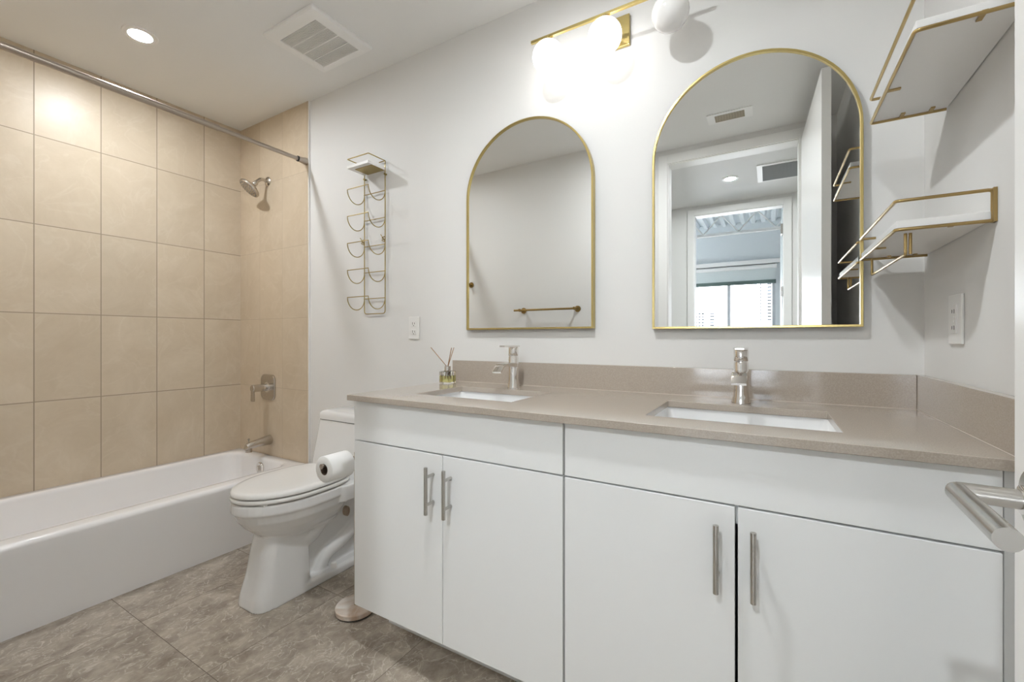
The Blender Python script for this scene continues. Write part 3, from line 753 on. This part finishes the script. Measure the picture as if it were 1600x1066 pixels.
# ------------------------------------------------------------------ ceiling fittings
vf = thing('exhaust_fan_cover', 'square white exhaust fan grille on bathroom ceiling', 'ceiling vent', (-1.865, -.315, ZC - .02))
a = (-2.050, -1.680, -.480, -.150); b = (-2.000, -1.735, -.425, -.192)
bm = B()
loft(bm, [rrect(a[0], a[1], a[2], a[3], ZC - .0005, .008), rrect(a[0], a[1], a[2], a[3], ZC - .010, .008), rrect(a[0] + .006, a[1] - .006, a[2] + .006, a[3] - .006, ZC - .017, .008),
          rrect(b[0] - .003, b[1] + .003, b[2] - .003, b[3] + .003, ZC - .020, .002), rrect(b[0], b[1], b[2], b[3], ZC - .018, .002), rrect(b[0], b[1], b[2], b[3], ZC - .0005, .002)], closed=True)
link('frame', bm, WHITE, vf, angle=25)
bm = B(); yy = b[2] + .004
while yy < b[3]: box(bm, b[0], b[1], yy, yy + .0028, ZC - .017, ZC - .005); yy += .0062
for k in (1, 2, 3): yk = b[2] + (b[3] - b[2]) * k / 4; box(bm, b[0], b[1], yk - .003, yk + .003, ZC - .0195, ZC - .006)
link('grille', bm, PLAST, vf, smooth=False)
bm = B(); box(bm, b[0], b[1], b[2], b[3], ZC - .004, ZC - .0005); link('housing', bm, mat('grey_fan_housing', (.42, .42, .41), .8), vf, smooth=False)

def downlight(x, y, label, m):
    t = thing('recessed_light', label, 'ceiling light', (x, y, ZC - .006))
    bm = B(); loft(bm, [[(x + r * math.cos(a_), y + r * math.sin(a_), z) for a_ in [2 * PI * k / 40 for k in range(40)]] for r, z in ((.068, ZC - .0005), (.067, ZC - .005), (.046, ZC - .007), (.043, ZC - .0005))], closed=True)
    link('trim_ring', bm, WHITE, t)
    bm = B(); lathe(bm, [(.0425, ZC - .0008), (.0425, ZC - .0045)], (x, y, 0), 'z', 40); link('lens', bm, m, t, smooth=False)
downlight(-2.556, -.769, 'round recessed light in the ceiling over the bathtub', emit('lit_tub_lens', (.93, .965, 1), P_TUB))
downlight(-.62, -1.0, 'added out of view recessed fill light in front of the vanity', emit('added_fill_lens', (.93, .965, .985), P_FILL))  # added lamp, out of view, brightens the tub and floor
downlight(-.295, -2.749, 'round recessed light in hall ceiling seen in right mirror', emit('lit_hall_lens', (.93, .98, 1), P_HALL))

def register(x0, x1, y0, y1, ins, label, mslat, n, cat='ceiling vent'):
    t = thing('air_register', label, cat, ((x0 + x1) / 2, (y0 + y1) / 2, ZC - .008))
    i = ins
    bm = B(); loft(bm, [rrect(x0, x1, y0, y1, ZC - .0005, .003, 2), rrect(x0, x1, y0, y1, ZC - .006, .003, 2), rrect(x0 + i[0], x1 - i[0], y0 + i[1], y1 - i[1], ZC - .008, .002, 2), rrect(x0 + i[0], x1 - i[0], y0 + i[1], y1 - i[1], ZC - .0005, .002, 2)], closed=True)
    link('frame', bm, WHITE, t)
    bm = B()
    for k in range(n):
        yk = y0 + i[1] + (y1 - y0 - 2 * i[1]) * (k + .5) / n; hw = (y1 - y0 - 2 * i[1]) / n * .36
        box(bm, x0 + i[0], x1 - i[0], yk - hw, yk + hw, ZC - .010, ZC - .007)
    link('louvre', bm, mslat, t, smooth=False)
    bm = B(); box(bm, x0 + i[0], x1 - i[0], y0 + i[1], y1 - i[1], ZC - .003, ZC - .0005); link('backing', bm, DARK if n < 9 else GRILLE, t, smooth=False)
register(-.345, -.085, -1.58, -1.445, (.045, .022), 'small ceiling air register with bronze louvres near the bathroom door', BRONZE, 5)
register(-.085, .32, -2.985, -2.53, (.04, .035), 'large return air grille in the hall ceiling', GRILLE, 24)

# ------------------------------------------------------------------ towel bar and hook on the facing wall
tb = thing('towel_bar', 'antique brass towel bar on the wall reflected in left mirror', 'towel bar', (-1.5, YF, 1.335))
for x_ in (-1.735, -1.262):
    bm = B(); lathe(bm, [(.024, YF + .0005), (.024, YF + .008), (.010, YF + .010), (.009, YF + .062), (.012, YF + .064), (.012, YF + .080), (.009, YF + .083)], (x_, 0, 1.335), 'y', 28); link('mount_post', bm, ABRASS, tb)
bm = B(); tube(bm, [(-1.79, YF + .068, 1.335), (-1.235, YF + .068, 1.335)], .008, 16); link('bar', bm, ABRASS, tb)
rh = thing('robe_hook', 'round antique brass robe hook at the left mirror edge', 'hook', (-2.265, YF, 1.58))
bm = B(); lathe(bm, [(.024, YF + .0005), (.024, YF + .008), (.010, YF + .010)], (-2.265, 0, 1.58), 'y', 28); link('wall_plate', bm, ABRASS, rh)
bm = B(); lathe(bm, [(.009, YF + .010), (.009, YF + .045), (.014, YF + .047), (.014, YF + .056), (.010, YF + .058)], (-2.265, 0, 1.58), 'y', 24); link('peg', bm, ABRASS, rh)
